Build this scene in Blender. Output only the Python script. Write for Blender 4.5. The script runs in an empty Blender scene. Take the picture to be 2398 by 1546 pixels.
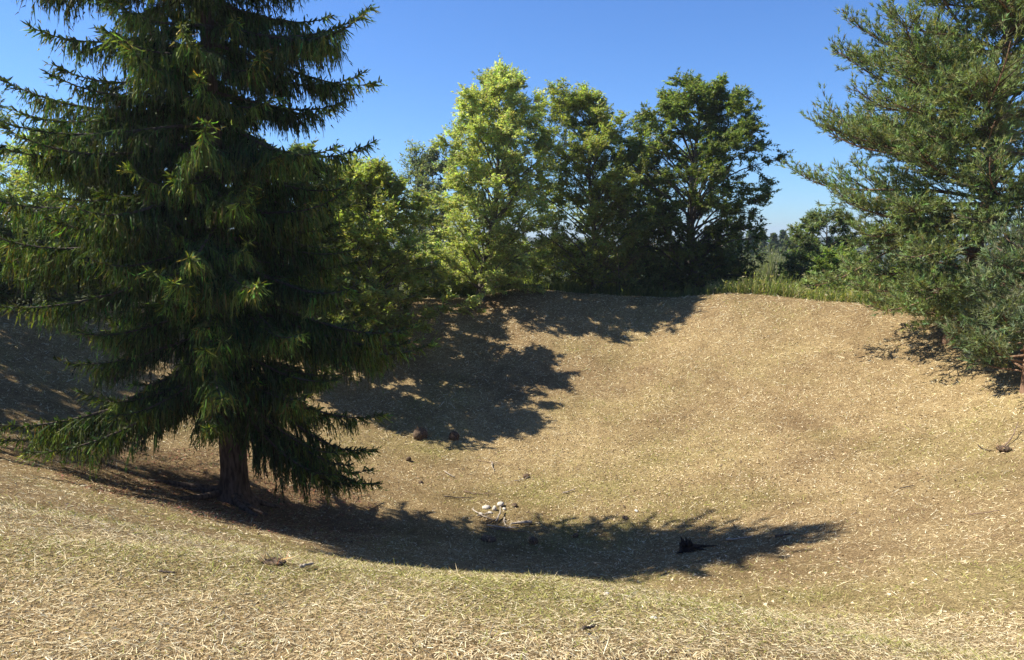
import bpy, math
import numpy as np

# ------------------------------------------------------------------ camera, sky, sun, exposure
SC = bpy.context.scene
COL = SC.collection
EYE = np.array([0.0, 0.0, 1.6])
FPX, CU, CV = 1712.0, 1199.0, 773.0          # focal length and centre, in pixels of the 2398x1546 photograph
PITCH = math.radians(7.49)
cam = bpy.data.cameras.new('camera')
cam.sensor_width = 36.0
cam.lens = 36.0 * FPX / 2398.0
cam.clip_start, cam.clip_end = 0.05, 8000.0
camo = bpy.data.objects.new('camera', cam); COL.objects.link(camo)
camo.location = EYE
camo.rotation_euler = (math.radians(90) - PITCH, 0, 0)
SC.camera = camo

SUN_EL = math.radians(50.0)
SUN_AZ = math.radians(9.0)                  # light travels to +X, turned this much towards the camera
LIGHT = np.array([math.cos(SUN_EL) * math.cos(SUN_AZ), -math.cos(SUN_EL) * math.sin(SUN_AZ), -math.sin(SUN_EL)])
sun = bpy.data.lights.new('sun', 'SUN'); sun.energy = 5.0; sun.angle = math.radians(0.53); sun.color = (1.0, 0.93, 0.82)
suno = bpy.data.objects.new('sun', sun); COL.objects.link(suno)
suno.rotation_mode = 'QUATERNION'
from mathutils import Vector
suno.rotation_quaternion = Vector(LIGHT).to_track_quat('-Z', 'Y')
suno.location = (-40, 20, 45)

W = bpy.data.worlds.new('World'); SC.world = W; W.use_nodes = True
wn = W.node_tree.nodes; wl = W.node_tree.links
wn.clear()
wo = wn.new('ShaderNodeOutputWorld'); wb = wn.new('ShaderNodeBackground'); ws = wn.new('ShaderNodeTexSky')
ws.sky_type = 'NISHITA'; ws.sun_disc = False
ws.sun_elevation = SUN_EL
ws.sun_rotation = math.atan2(-LIGHT[0], -LIGHT[1])
ws.air_density = 1.0; ws.dust_density = 0.25; ws.ozone_density = 2.0; ws.altitude = 300
wb.inputs['Strength'].default_value = 0.054
wm = wn.new('ShaderNodeMix'); wm.data_type = 'RGBA'; wm.blend_type = 'MULTIPLY'; wm.inputs[0].default_value = 1.0
wm.inputs[7].default_value = (0.68, 1.02, 1.54, 1)                  # the photograph's cleaner, bluer white balance
wl.new(ws.outputs[0], wm.inputs[6]); wl.new(wm.outputs[2], wb.inputs[0]); wl.new(wb.outputs[0], wo.inputs[0])

vs = SC.view_settings
vs.view_transform = 'Standard'; vs.look = 'None'; vs.exposure = 1.08; vs.gamma = 1.0; vs.use_curve_mapping = False
SC.cycles.max_bounces = 6; SC.cycles.diffuse_bounces = 3; SC.cycles.glossy_bounces = 2
SC.cycles.transmission_bounces = 4; SC.cycles.transparent_max_bounces = 6
SC.cycles.caustics_reflective = False; SC.cycles.caustics_refractive = False

RNG = np.random.default_rng(7)

# ------------------------------------------------------------------ helpers
def ray(u, v):
    x = (u - CU) / FPX; y = (CV - v) / FPX
    d = np.array([x, math.cos(PITCH) + y * math.sin(PITCH), -math.sin(PITCH) + y * math.cos(PITCH)])
    return d
def at(u, v, Y):
    d = ray(u, v)
    return EYE + d * (Y / d[1])
def sstep(a, b, x):
    t = np.clip((x - a) / (b - a), 0, 1)
    return t * t * (3 - 2 * t)
def _hash(i, j, seed):
    n = (i * 374761393 + j * 668265263 + seed * 974634777) & 0xFFFFFFFF
    n = ((n ^ (n >> 13)) * 1274126177) & 0xFFFFFFFF
    return ((n ^ (n >> 16)) & 0xFFFF) / 65535.0
def vnoise(x, y, s, seed=0):
    x = np.asarray(x, float) / s; y = np.asarray(y, float) / s
    i = np.floor(x).astype(np.int64); j = np.floor(y).astype(np.int64)
    fx = x - i; fy = y - j
    fx = fx * fx * (3 - 2 * fx); fy = fy * fy * (3 - 2 * fy)
    a = _hash(i, j, seed); b = _hash(i + 1, j, seed); c = _hash(i, j + 1, seed); d = _hash(i + 1, j + 1, seed)
    return (a * (1 - fx) + b * fx) * (1 - fy) + (c * (1 - fx) + d * fx) * fy
def fbm(x, y, s, seed=0, o=3):
    t = 0; a = 1.0; n = 0
    for k in range(o):
        t = t + a * vnoise(x, y, s / 2 ** k, seed + 17 * k); n += a; a *= 0.5
    return t / n

# ------------------------------------------------------------------ terrain: a round hollow with a grassy rim
CX, CY, RIM = 0.0, 18.5, 17.8
FLOOR = -5.75
def _rim_table():
    # rim skyline read from the photograph, the ray met with the rim circle
    sky = [(-250, 735), (0, 712), (300, 705), (700, 700), (980, 697), (1060, 694), (1130, 690), (1175, 674), (1220, 668), (1280, 672), (1340, 680),
           (1420, 684), (1500, 690), (1560, 693), (1620, 689), (1710, 680), (1800, 684), (2070, 706), (2250, 725), (2398, 745)]
    an, hz = [], []
    for u, v in sky:
        d = ray(u, v)
        ox, oy = -CX, -CY
        A = d[0] ** 2 + d[1] ** 2; B = 2 * (ox * d[0] + oy * d[1]); Cc = ox * ox + oy * oy - RIM ** 2
        t = (-B + math.sqrt(max(B * B - 4 * A * Cc, 0))) / (2 * A)
        p = EYE + d * t
        an.append(math.atan2(p[0] - CX, p[1] - CY)); hz.append(p[2])
    rest = [(math.radians(a), h) for a, h in ((105, -0.75), (125, -0.55), (145, -0.48), (162, -0.22), (174, -0.04), (180, 0.0), (195, 0.08), (215, 0.12), (235, -0.1), (255, -0.5))]
    for a, h in rest: an.append(a); hz.append(h)
    an = np.array(an) % (2 * math.pi); hz = np.array(hz)
    o = np.argsort(an); an = an[o]; hz = hz[o]
    an = np.concatenate([an - 2 * math.pi, an, an + 2 * math.pi]); hz = np.tile(hz, 3)
    g = np.linspace(0, 2 * math.pi, 721)[:-1]
    v = np.interp(g, an, hz)
    k = np.exp(-0.5 * (np.arange(-12, 13) / 3.0) ** 2); k /= k.sum()
    return np.convolve(np.concatenate([v[-12:], v, v[:12]]), k, 'valid')
RTAB = _rim_table()
def rim_h(a):
    f = (np.asarray(a) % (2 * math.pi)) / (2 * math.pi) * 720
    i = np.floor(f).astype(int); w = f - i
    return RTAB[i % 720] * (1 - w) + RTAB[(i + 1) % 720] * w
def terr(x, y):
    x = np.asarray(x, float); y = np.asarray(y, float)
    dx = x - CX; dy = y - CY
    r = np.hypot(dx, dy); a = np.arctan2(dx, dy)
    t = r / RIM
    rh = rim_h(a)
    lift = 0.06 * dx * sstep(0.1, 0.6, t)               # floor is not quite level
    far = np.power(np.clip(t, 0, 3), 1.85)
    m = 0.10                                            # rounded lip
    far = np.where(t < 1 - m, far, far - 0)
    cap = 1.0
    kk = 0.16
    hmin = np.clip(0.5 + 0.5 * (cap - far) / kk, 0, 1)
    far = cap * (1 - hmin) + far * hmin - kk * hmin * (1 - hmin)
    far = np.minimum(far, 1.0)
    near = sstep(0.10, 0.98, t) ** 0.92
    ad = np.degrees(a)
    lin = np.clip((t - 0.16) / 0.84, 0, 1.0) ** 1.12        # even slope on the near right
    wl_ = np.where(ad > 0, sstep(108, 150, ad), 0.0)
    far = far * (1 - wl_) + lin * wl_
    wn_ = np.where(ad < 0, sstep(-90, -145, ad), sstep(156, 181, ad))
    s = far * (1 - wn_) + near * wn_
    z = FLOOR + (rh - FLOOR) * s
    out = np.clip(r - RIM, 0, None)
    back = sstep(90, 130, np.abs(ad))
    z = z - (1 - back) * (0.7 * (1 - np.exp(-out / 5.0)) + 0.035 * np.minimum(out, 60)) - back * 0.02 * np.minimum(out, 80)
    z = z - 22 * sstep(60, 320, r) + 19.5 * sstep(700, 1500, r) * (0.75 + 0.4 * fbm(x, y, 600.0, 5, 2)) - 3 * sstep(1500, 3000, r)
    # soft swells of the turf
    fade = np.exp(-r / 60.0)
    z = z + fade * (0.22 * (fbm(x, y, 4.5, 1, 2) - 0.5) + 0.07 * (fbm(x, y, 1.1, 2, 2) - 0.5) + 0.025 * (vnoise(x, y, 0.32, 3) - 0.5))
    z = z - fade * 0.035
    # worn hummock in front of the camera, left
    z = z + 0.10 * np.exp(-(((x + 2.6) / 1.7) ** 2 + ((y - 4.9) / 0.8) ** 2))
    return z
def hit(u, v, far=400.0):
    d = ray(u, v)
    t = np.concatenate([np.arange(1.0, 60.0, 0.02), np.arange(60.0, far, 0.2)])
    P = EYE[None] + d[None] * t[:, None]
    below = P[:, 2] < terr(P[:, 0], P[:, 1])
    k = int(np.argmax(below)) if below.any() else -1
    p = P[k]
    return np.array([p[0], p[1], float(terr(p[0], p[1]))])
def onground(x, y, dz=0.0):
    return np.array([x, y, float(terr(x, y)) + dz])
def tnormal(x, y, e=0.15):
    n = np.stack([-(terr(x + e, y) - terr(x - e, y)) / (2 * e), -(terr(x, y + e) - terr(x, y - e)) / (2 * e), np.ones_like(np.asarray(x, float))], -1)
    return n / np.linalg.norm(n, axis=-1, keepdims=True)

# ------------------------------------------------------------------ materials
def newmat(name):
    m = bpy.data.materials.new(name); m.use_nodes = True
    n = m.node_tree.nodes; l = m.node_tree.links; n.clear()
    o = n.new('ShaderNodeOutputMaterial')
    return m, n, l, o
def leafmat(name, trans=0.35, rough=0.55, spec=0.3, tint=(1.25, 1.25, 0.55)):
    m, n, l, o = newmat(name)
    at_ = n.new('ShaderNodeAttribute'); at_.attribute_name = 'Col'
    p = n.new('ShaderNodeBsdfPrincipled'); p.inputs['Roughness'].default_value = rough
    p.inputs['Specular IOR Level'].default_value = spec
    l.new(at_.outputs['Color'], p.inputs['Base Color'])
    if trans > 0:
        t = n.new('ShaderNodeBsdfTranslucent')
        mu = n.new('ShaderNodeMix'); mu.data_type = 'RGBA'; mu.blend_type = 'MULTIPLY'; mu.inputs[0].default_value = 1.0
        l.new(at_.outputs['Color'], mu.inputs[6]); mu.inputs[7].default_value = (*tint, 1)
        l.new(mu.outputs[2], t.inputs['Color'])
        x = n.new('ShaderNodeMixShader'); x.inputs[0].default_value = trans
        l.new(p.outputs[0], x.inputs[1]); l.new(t.outputs[0], x.inputs[2]); l.new(x.outputs[0], o.inputs[0])
    else:
        l.new(p.outputs[0], o.inputs[0])
    return m
def barkmat(name, c1, c2, scale=(6, 6, 1.2), bump=0.6):
    m, n, l, o = newmat(name)
    tc = n.new('ShaderNodeTexCoord'); mp = n.new('ShaderNodeMapping'); mp.inputs['Scale'].default_value = scale
    l.new(tc.outputs['Object'], mp.inputs[0])
    nz = n.new('ShaderNodeTexNoise'); nz.inputs['Scale'].default_value = 3.0; nz.inputs['Detail'].default_value = 6
    l.new(mp.outputs[0], nz.inputs['Vector'])
    cr = n.new('ShaderNodeValToRGB'); cr.color_ramp.elements[0].position = 0.35; cr.color_ramp.elements[1].position = 0.68
    cr.color_ramp.elements[0].color = (*c1, 1); cr.color_ramp.elements[1].color = (*c2, 1)
    l.new(nz.outputs[0], cr.inputs[0])
    p = n.new('ShaderNodeBsdfPrincipled'); p.inputs['Roughness'].default_value = 0.9
    p.inputs['Specular IOR Level'].default_value = 0.15
    l.new(cr.outputs[0], p.inputs['Base Color'])
    b = n.new('ShaderNodeBump'); b.inputs['Strength'].default_value = bump; b.inputs['Distance'].default_value = 0.03
    l.new(nz.outputs[0], b.inputs['Height']); l.new(b.outputs[0], p.inputs['Normal'])
    l.new(p.outputs[0], o.inputs[0])
    return m
def groundmat():
    m, n, l, o = newmat('dry_turf')
    at_ = n.new('ShaderNodeAttribute'); at_.attribute_name = 'Col'
    tc = n.new('ShaderNodeTexCoord')
    def noise(s, d=4, r=0.6):
        k = n.new('ShaderNodeTexNoise'); k.inputs['Scale'].default_value = s; k.inputs['Detail'].default_value = d; k.inputs['Roughness'].default_value = r
        l.new(tc.outputs['Object'], k.inputs['Vector']); return k
    a, b, c = noise(9, 5, 0.65), noise(38, 3, 0.6), noise(1.6, 4)
    r1 = n.new('ShaderNodeValToRGB'); r1.color_ramp.elements[0].position = 0.36; r1.color_ramp.elements[1].position = 0.66
    r1.color_ramp.elements[0].color = (0.34, 0.31, 0.28, 1); r1.color_ramp.elements[1].color = (1.15, 1.13, 1.08, 1)
    l.new(b.outputs[0], r1.inputs[0])
    r2 = n.new('ShaderNodeValToRGB'); r2.color_ramp.elements[0].position = 0.3; r2.color_ramp.elements[1].position = 0.7
    r2.color_ramp.elements[0].color = (0.72, 0.70, 0.68, 1); r2.color_ramp.elements[1].color = (1.12, 1.11, 1.06, 1)
    l.new(a.outputs[0], r2.inputs[0])
    m1 = n.new('ShaderNodeMix'); m1.data_type = 'RGBA'; m1.blend_type = 'MULTIPLY'; m1.inputs[0].default_value = 1
    l.new(at_.outputs['Color'], m1.inputs[6]); l.new(r1.outputs[0], m1.inputs[7])
    r3 = n.new('ShaderNodeValToRGB'); r3.color_ramp.elements[0].position = 0.34; r3.color_ramp.elements[1].position = 0.62
    r3.color_ramp.elements[0].color = (0.84, 0.81, 0.78, 1); r3.color_ramp.elements[1].color = (1.08, 1.08, 1.06, 1)
    l.new(c.outputs[0], r3.inputs[0])
    m3 = n.new('ShaderNodeMix'); m3.data_type = 'RGBA'; m3.blend_type = 'MULTIPLY'; m3.inputs[0].default_value = 1
    l.new(m1.outputs[2], m3.inputs[6]); l.new(r3.outputs[0], m3.inputs[7])
    m2 = n.new('ShaderNodeMix'); m2.data_type = 'RGBA'; m2.blend_type = 'MULTIPLY'; m2.inputs[0].default_value = 1
    l.new(m3.outputs[2], m2.inputs[6]); l.new(r2.outputs[0], m2.inputs[7])
    p = n.new('ShaderNodeBsdfPrincipled'); p.inputs['Roughness'].default_value = 1.0; p.inputs['Specular IOR Level'].default_value = 0.05
    l.new(m2.outputs[2], p.inputs['Base Color'])
    bp = n.new('ShaderNodeBump'); bp.inputs['Strength'].default_value = 1.0; bp.inputs['Distance'].default_value = 0.05
    ad = n.new('ShaderNodeMath'); ad.operation = 'ADD'
    l.new(a.outputs[0], ad.inputs[0]); l.new(b.outputs[0], ad.inputs[1]); l.new(ad.outputs[0], bp.inputs['Height'])
    l.new(bp.outputs[0], p.inputs['Normal']); l.new(p.outputs[0], o.inputs[0])
    return m
M = dict(
    ground=groundmat(),
    grass=leafmat('grass_blade', 0.15, 0.7, 0.15, (1.0, 1.0, 0.8)),
    leaf=leafmat('broad_leaf', 0.5, 0.5, 0.3, (1.25, 1.3, 0.55)),
    needle=leafmat('conifer_needle', 0.25, 0.6, 0.10, (1.3, 1.3, 0.5)),
    litter=leafmat('dead_leaf', 0.12, 0.8, 0.1, (1, 1, 1)),
    spruce_bark=barkmat('spruce_bark', (0.045, 0.032, 0.025), (0.15, 0.115, 0.09)),
    pine_bark=barkmat('pine_bark', (0.13, 0.075, 0.045), (0.36, 0.23, 0.15)),
    bark=barkmat('grey_bark', (0.07, 0.06, 0.05), (0.20, 0.17, 0.14)),
    twig=barkmat('dark_twig', (0.05, 0.038, 0.03), (0.11, 0.085, 0.065)),
    dead=barkmat('dead_wood', (0.20, 0.16, 0.12), (0.46, 0.40, 0.32), (8, 8, 3), 0.4),
    drytwig=barkmat('dry_twig', (0.13, 0.085, 0.06), (0.26, 0.18, 0.13), (8, 8, 3), 0.3),
    char=barkmat('charred_wood', (0.012, 0.010, 0.009), (0.045, 0.036, 0.03), (7, 7, 5), 0.8),
    soil=barkmat('clod_soil', (0.055, 0.038, 0.026), (0.17, 0.12, 0.08), (9, 9, 9), 0.9),
    stone=barkmat('pale_stone', (0.36, 0.33, 0.27), (0.62, 0.58, 0.50), (9, 9, 9), 0.5),
)

# ------------------------------------------------------------------ mesh building
class MB:
    def __init__(s): s.v = []; s.c = []; s.q = []; s.t = []; s.n = 0
    def add(s, V, quads=None, tris=None, col=(0.2, 0.2, 0.2), mi=0):
        V = np.asarray(V, float).reshape(-1, 3)
        c = np.asarray(col, float)
        if c.ndim == 1: c = np.tile(c, (len(V), 1))
        s.v.append(V); s.c.append(c)
        if quads is not None and len(quads): s.q.append((np.asarray(quads, np.int64) + s.n, mi))
        if tris is not None and len(tris): s.t.append((np.asarray(tris, np.int64) + s.n, mi))
        s.n += len(V)
    def build(s, name, mats, parent=None, smooth=False, loc=None):
        me = bpy.data.meshes.new(name)
        V = np.concatenate(s.v) if s.v else np.zeros((0, 3)); C = np.concatenate(s.c) if s.c else np.zeros((0, 3))
        if loc is not None: V = V - np.asarray(loc)[None]
        idx = [a.ravel() for a, _ in s.q] + [a.ravel() for a, _ in s.t]
        tot = [np.full(len(a), 4) for a, _ in s.q] + [np.full(len(a), 3) for a, _ in s.t]
        mi = [np.full(len(a), k) for a, k in s.q] + [np.full(len(a), k) for a, k in s.t]
        idx = np.concatenate(idx); tot = np.concatenate(tot); mi = np.concatenate(mi)
        me.vertices.add(len(V)); me.vertices.foreach_set('co', V.astype(np.float32).ravel())
        me.loops.add(len(idx)); me.loops.foreach_set('vertex_index', idx.astype(np.int32))
        me.polygons.add(len(tot))
        st = np.concatenate([[0], np.cumsum(tot)[:-1]])
        me.polygons.foreach_set('loop_start', st.astype(np.int32)); me.polygons.foreach_set('loop_total', tot.astype(np.int32))
        me.polygons.foreach_set('material_index', mi.astype(np.int32))
        if smooth: me.polygons.foreach_set('use_smooth', np.ones(len(tot), bool))
        ca = me.color_attributes.new('Col', 'FLOAT_COLOR', 'POINT')
        ca.data.foreach_set('color', np.concatenate([C, np.ones((len(C), 1))], 1).astype(np.float32).ravel())
        for m in (mats if isinstance(mats, (list, tuple)) else [mats]): me.materials.append(m)
        me.update(calc_edges=True); me.validate()
        o = bpy.data.objects.new(name, me); COL.objects.link(o)
        if loc is not None and parent is None: o.location = loc
        if parent is not None: o.parent = parent
        return o
    def tube(s, P, R, n=6, mi=0, wob=0.0, rng=None, col=(0.2, 0.2, 0.2)):
        P = np.asarray(P, float); R = np.broadcast_to(np.asarray(R, float), (len(P),))
        T = np.gradient(P, axis=0); T /= np.linalg.norm(T, axis=1, keepdims=True) + 1e-9
        ref = np.array([0.31, 0.17, 0.93]) if abs(T[:, 2]).mean() < 0.8 else np.array([0.95, 0.2, 0.1])
        A = np.cross(T, ref); A /= np.linalg.norm(A, axis=1, keepdims=True) + 1e-9
        B = np.cross(T, A)
        th = np.linspace(0, 2 * math.pi, n, endpoint=False)
        rr = np.tile(R[:, None], (1, n))
        if wob and rng is not None: rr = rr * (1 + wob * (rng.random((len(P), n)) - 0.5))
        V = P[:, None] + rr[..., None] * (np.cos(th)[None, :, None] * A[:, None] + np.sin(th)[None, :, None] * B[:, None])
        V = V.reshape(-1, 3)
        i = np.arange(len(P) - 1)[:, None] * n; j = np.arange(n)[None]
        jn = (j + 1) % n
        Q = np.stack([i + j, i + jn, i + n + jn, i + n + j], -1).reshape(-1, 4)
        k = (len(P) - 1) * n
        V = np.concatenate([V, P[:1], P[-1:]]); e0 = len(V) - 2; e1 = len(V) - 1
        jj = np.arange(n); jm = (jj + 1) % n
        caps = np.concatenate([np.stack([jm, jj, np.full(n, e0)], 1), np.stack([k + jj, k + jm, np.full(n, e1)], 1)])
        s.add(V, Q, caps, col, mi)
    def ribbons(s, P, col, w, mi=0, cross=True):
        # P (N,K,3) centre lines, w (K,) or (N,K) half widths; last point tapers to nothing
        N, K, _ = P.shape
        T = P[:, -1] - P[:, 0]; T /= np.linalg.norm(T, axis=1, keepdims=True) + 1e-9
        rnd = RNG.normal(size=(N, 3)); A = np.cross(T, rnd); A /= np.linalg.norm(A, axis=1, keepdims=True) + 1e-9
        w = np.broadcast_to(w, (N, K))
        col = np.broadcast_to(col, (N, 3))
        for q in range(2 if cross else 1):
            if q: A = np.cross(T, A)
            L = P + A[:, None] * w[..., None]; Rr = P - A[:, None] * w[..., None]
            V = np.concatenate([L[:, :-1], Rr[:, :-1], P[:, -1:]], 1)      # 2(K-1)+1
            m = 2 * (K - 1) + 1
            b = (np.arange(N) * m)[:, None]
            quads = [np.stack([b[:, 0] + k, b[:, 0] + k + 1, b[:, 0] + K - 1 + k + 1, b[:, 0] + K - 1 + k], 1) for k in range(K - 2)]
            tri = np.stack([b[:, 0] + K - 2, b[:, 0] + m - 1, b[:, 0] + 2 * (K - 1) - 1], 1)
            s.add(V.reshape(-1, 3), np.concatenate(quads) if quads else None, tri, np.repeat(col, m, 0), mi)
    def leaves(s, P, D, Nn, L, wid, col, mi=0):
        D = D / (np.linalg.norm(D, axis=1, keepdims=True) + 1e-9)
        S = np.cross(D, Nn); S /= np.linalg.norm(S, axis=1, keepdims=True) + 1e-9
        U = np.cross(S, D)
        L = np.broadcast_to(L, (len(P),))[:, None]; wv = L * wid
        k = RNG.uniform(0.25, 0.6, (len(P), 1))
        V = np.stack([P + S * wv * (0.35 + k), P - S * wv * (1.35 - k), P + D * L - U * L * 0.1], 1).reshape(-1, 3)
        s.add(V, None, np.arange(len(P) * 3).reshape(-1, 3), np.repeat(col, 3, 0), mi)

def tag(o, label=None, cat=None, group=None, kind=None):
    if label: o['label'] = label
    if cat: o['category'] = cat
    if group: o['group'] = group
    if kind: o['kind'] = kind
    return o
def thing(name, loc, label, cat, group=None):
    o = bpy.data.objects.new(name, None); COL.objects.link(o); o.location = [float(v) for v in loc]
    o.empty_display_size = 0.3
    return tag(o, label, cat, group)
def jitter(base, n, amt, rng):
    c = np.tile(np.asarray(base, float), (n, 1))
    return np.clip(c * (1 + amt * rng.normal(size=(n, 1))) * (1 + 0.5 * amt * rng.normal(size=(n, 3))), 0.002, 0.95)
def unit(v): return v / (np.linalg.norm(v, axis=-1, keepdims=True) + 1e-9)

# ------------------------------------------------------------------ ground sheet
GREEN = []          # (centre, radius_x, radius_y, strength) of greener turf, from the photograph
for u, v, ru, rv, s in ((700, 1290, 4.0, 0.9, 1.0), (1150, 1370, 3.5, .8, .6), (1500, 1360, 2.0, 1.0, .6), (2000, 1400, 2.0, 1.0, .6), (2340, 1400, 1.0, .5, .6),
                        (1380, 1250, 2.6, 1.0, .9), (1000, 1060, 1.3, .8, .7), (1250, 1170, 2.8, 1.3, .7), (1450, 1120, 2.4, 1.2, .5), (250, 1220, 2.2, .7, .45), (240, 1320, .8, .4, .5), (1560, 1060, 2.6, 2.0, .35), (2300, 1110, 1.0, .6, .4), (1700, 1400, 1.6, .9, .5)):
    p = hit(u, v); GREEN.append((p[0], p[1], ru, rv, s))
BARE = []
for u, v, ru, rv, s in ((420, 1270, 1.3, .28, .9), (640, 1318, .45, .16, 1.0), (500, 1130, 2.6, 1.6, 1.0), (640, 1190, 2.2, 1.1, .9), (1150, 695, 1.6, 1.0, .9), (1270, 900, 2.0, 1.8, .35), (1750, 1110, 1.4, .6, .5), (1200, 1235, 1.0, .5, .5)):
    p = hit(u, v); BARE.append((p[0], p[1], ru, rv, s))
PALE = []          # paler turf patches; negative strength makes them darker
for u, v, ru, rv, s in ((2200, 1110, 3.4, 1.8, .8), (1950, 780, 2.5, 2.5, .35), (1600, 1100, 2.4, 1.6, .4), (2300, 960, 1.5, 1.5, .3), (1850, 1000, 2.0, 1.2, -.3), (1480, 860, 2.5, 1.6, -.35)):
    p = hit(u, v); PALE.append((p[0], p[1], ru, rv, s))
def turf_mix(x, y):
    g = 0.55 * sstep(0.52, 0.78, fbm(x, y, 2.6, 21, 3)) * (0.4 + 0.6 * vnoise(x, y, 7.0, 23))
    for cx, cy, rx, ry, s in GREEN: g = g + s * np.exp(-(((x - cx) / rx) ** 2 + ((y - cy) / ry) ** 2))
    g = g * (0.25 + 1.1 * fbm(x, y, 0.7, 25, 2))
    b = 0.55 * sstep(0.50, 0.72, fbm(x, y, 2.2, 31, 4))
    for cx, cy, rx, ry, s in BARE: b = b + s * np.exp(-(((x - cx) / rx) ** 2 + ((y - cy) / ry) ** 2))
    b = b * (0.45 + 0.8 * fbm(x, y, 0.5, 33, 2))
    return np.clip(g, 0, 1), np.clip(b, 0, 1)
STRAW = np.array([0.50, 0.395, 0.220]); TAN = np.array([0.34, 0.252, 0.145]); BROWN = np.array([0.19, 0.125, 0.075]); GRN = np.array([0.22, 0.245, 0.07])
def turf_col(x, y):
    g, b = turf_mix(x, y)
    k = np.clip(1.9 * (fbm(x, y, 4.2, 41, 4) - 0.5) + 0.5 + 0.35 * (vnoise(x, y, 11.0, 43) - 0.5), 0, 1)
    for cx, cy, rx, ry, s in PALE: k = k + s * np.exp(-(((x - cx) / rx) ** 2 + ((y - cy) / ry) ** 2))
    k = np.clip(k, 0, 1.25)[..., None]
    c = STRAW * k + TAN * (1 - k)
    c = c * (1 - 0.75 * b[..., None]) + BROWN * 0.75 * b[..., None]
    c = c * (1 - 0.5 * g[..., None]) + GRN * 0.5 * g[..., None]
    r = np.hypot(x - CX, y - CY)[..., None]
    w = sstep(20, 28, r) * sstep(-2, 8, np.asarray(y)[..., None])   # rougher green ground outside the hollow
    c = c * (1 - w) + np.array([0.085, 0.10, 0.04]) * w
    w2 = sstep(150, 500, r)
    return c * (1 - w2) + np.array([0.05, 0.075, 0.035]) * w2
NA = 440
rings = np.concatenate([np.linspace(0.05, 26, 125), 26 + np.cumsum(0.21 * 1.09 ** np.arange(1, 80))])
th = np.linspace(0, 2 * math.pi, NA, endpoint=False)
gx = CX + rings[:, None] * np.sin(th)[None]; gy = CY + rings[:, None] * np.cos(th)[None]
gz = terr(gx, gy)
g = MB()
V = np.stack([gx, gy, gz], -1).reshape(-1, 3)
i = np.arange(len(rings) - 1)[:, None] * NA; j = np.arange(NA)[None]; jn = (j + 1) % NA
Q = np.stack([i + j, i + NA + j, i + NA + jn, i + jn], -1).reshape(-1, 4)
V = np.concatenate([V, [[CX, CY, float(terr(CX, CY))]]])
Tn = np.stack([np.full(NA, len(V) - 1), np.arange(NA), (np.arange(NA) + 1) % NA], 1)
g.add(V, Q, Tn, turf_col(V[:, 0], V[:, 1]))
ground = tag(g.build('ground', M['ground'], smooth=True), 'dry mown grass slopes of the round hollow and its rim', None, None, 'structure')
print('rings to', rings[-1])


# ------------------------------------------------------------------ conifers
def spline(P, n):
    P = np.asarray(P, float); t = np.linspace(0, len(P) - 1, n)
    i = np.clip(np.floor(t).astype(int), 0, len(P) - 2); f = (t - i)[:, None]
    Pm = np.concatenate([[2 * P[0] - P[1]], P, [2 * P[-1] - P[-2]]])
    a, b, c, d = Pm[i], Pm[i + 1], Pm[i + 2], Pm[i + 3]
    return 0.5 * (2 * b + (c - a) * f + (2 * a - 5 * b + 4 * c - d) * f ** 2 + (3 * b - a - 3 * c + d) * f ** 3)

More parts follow.
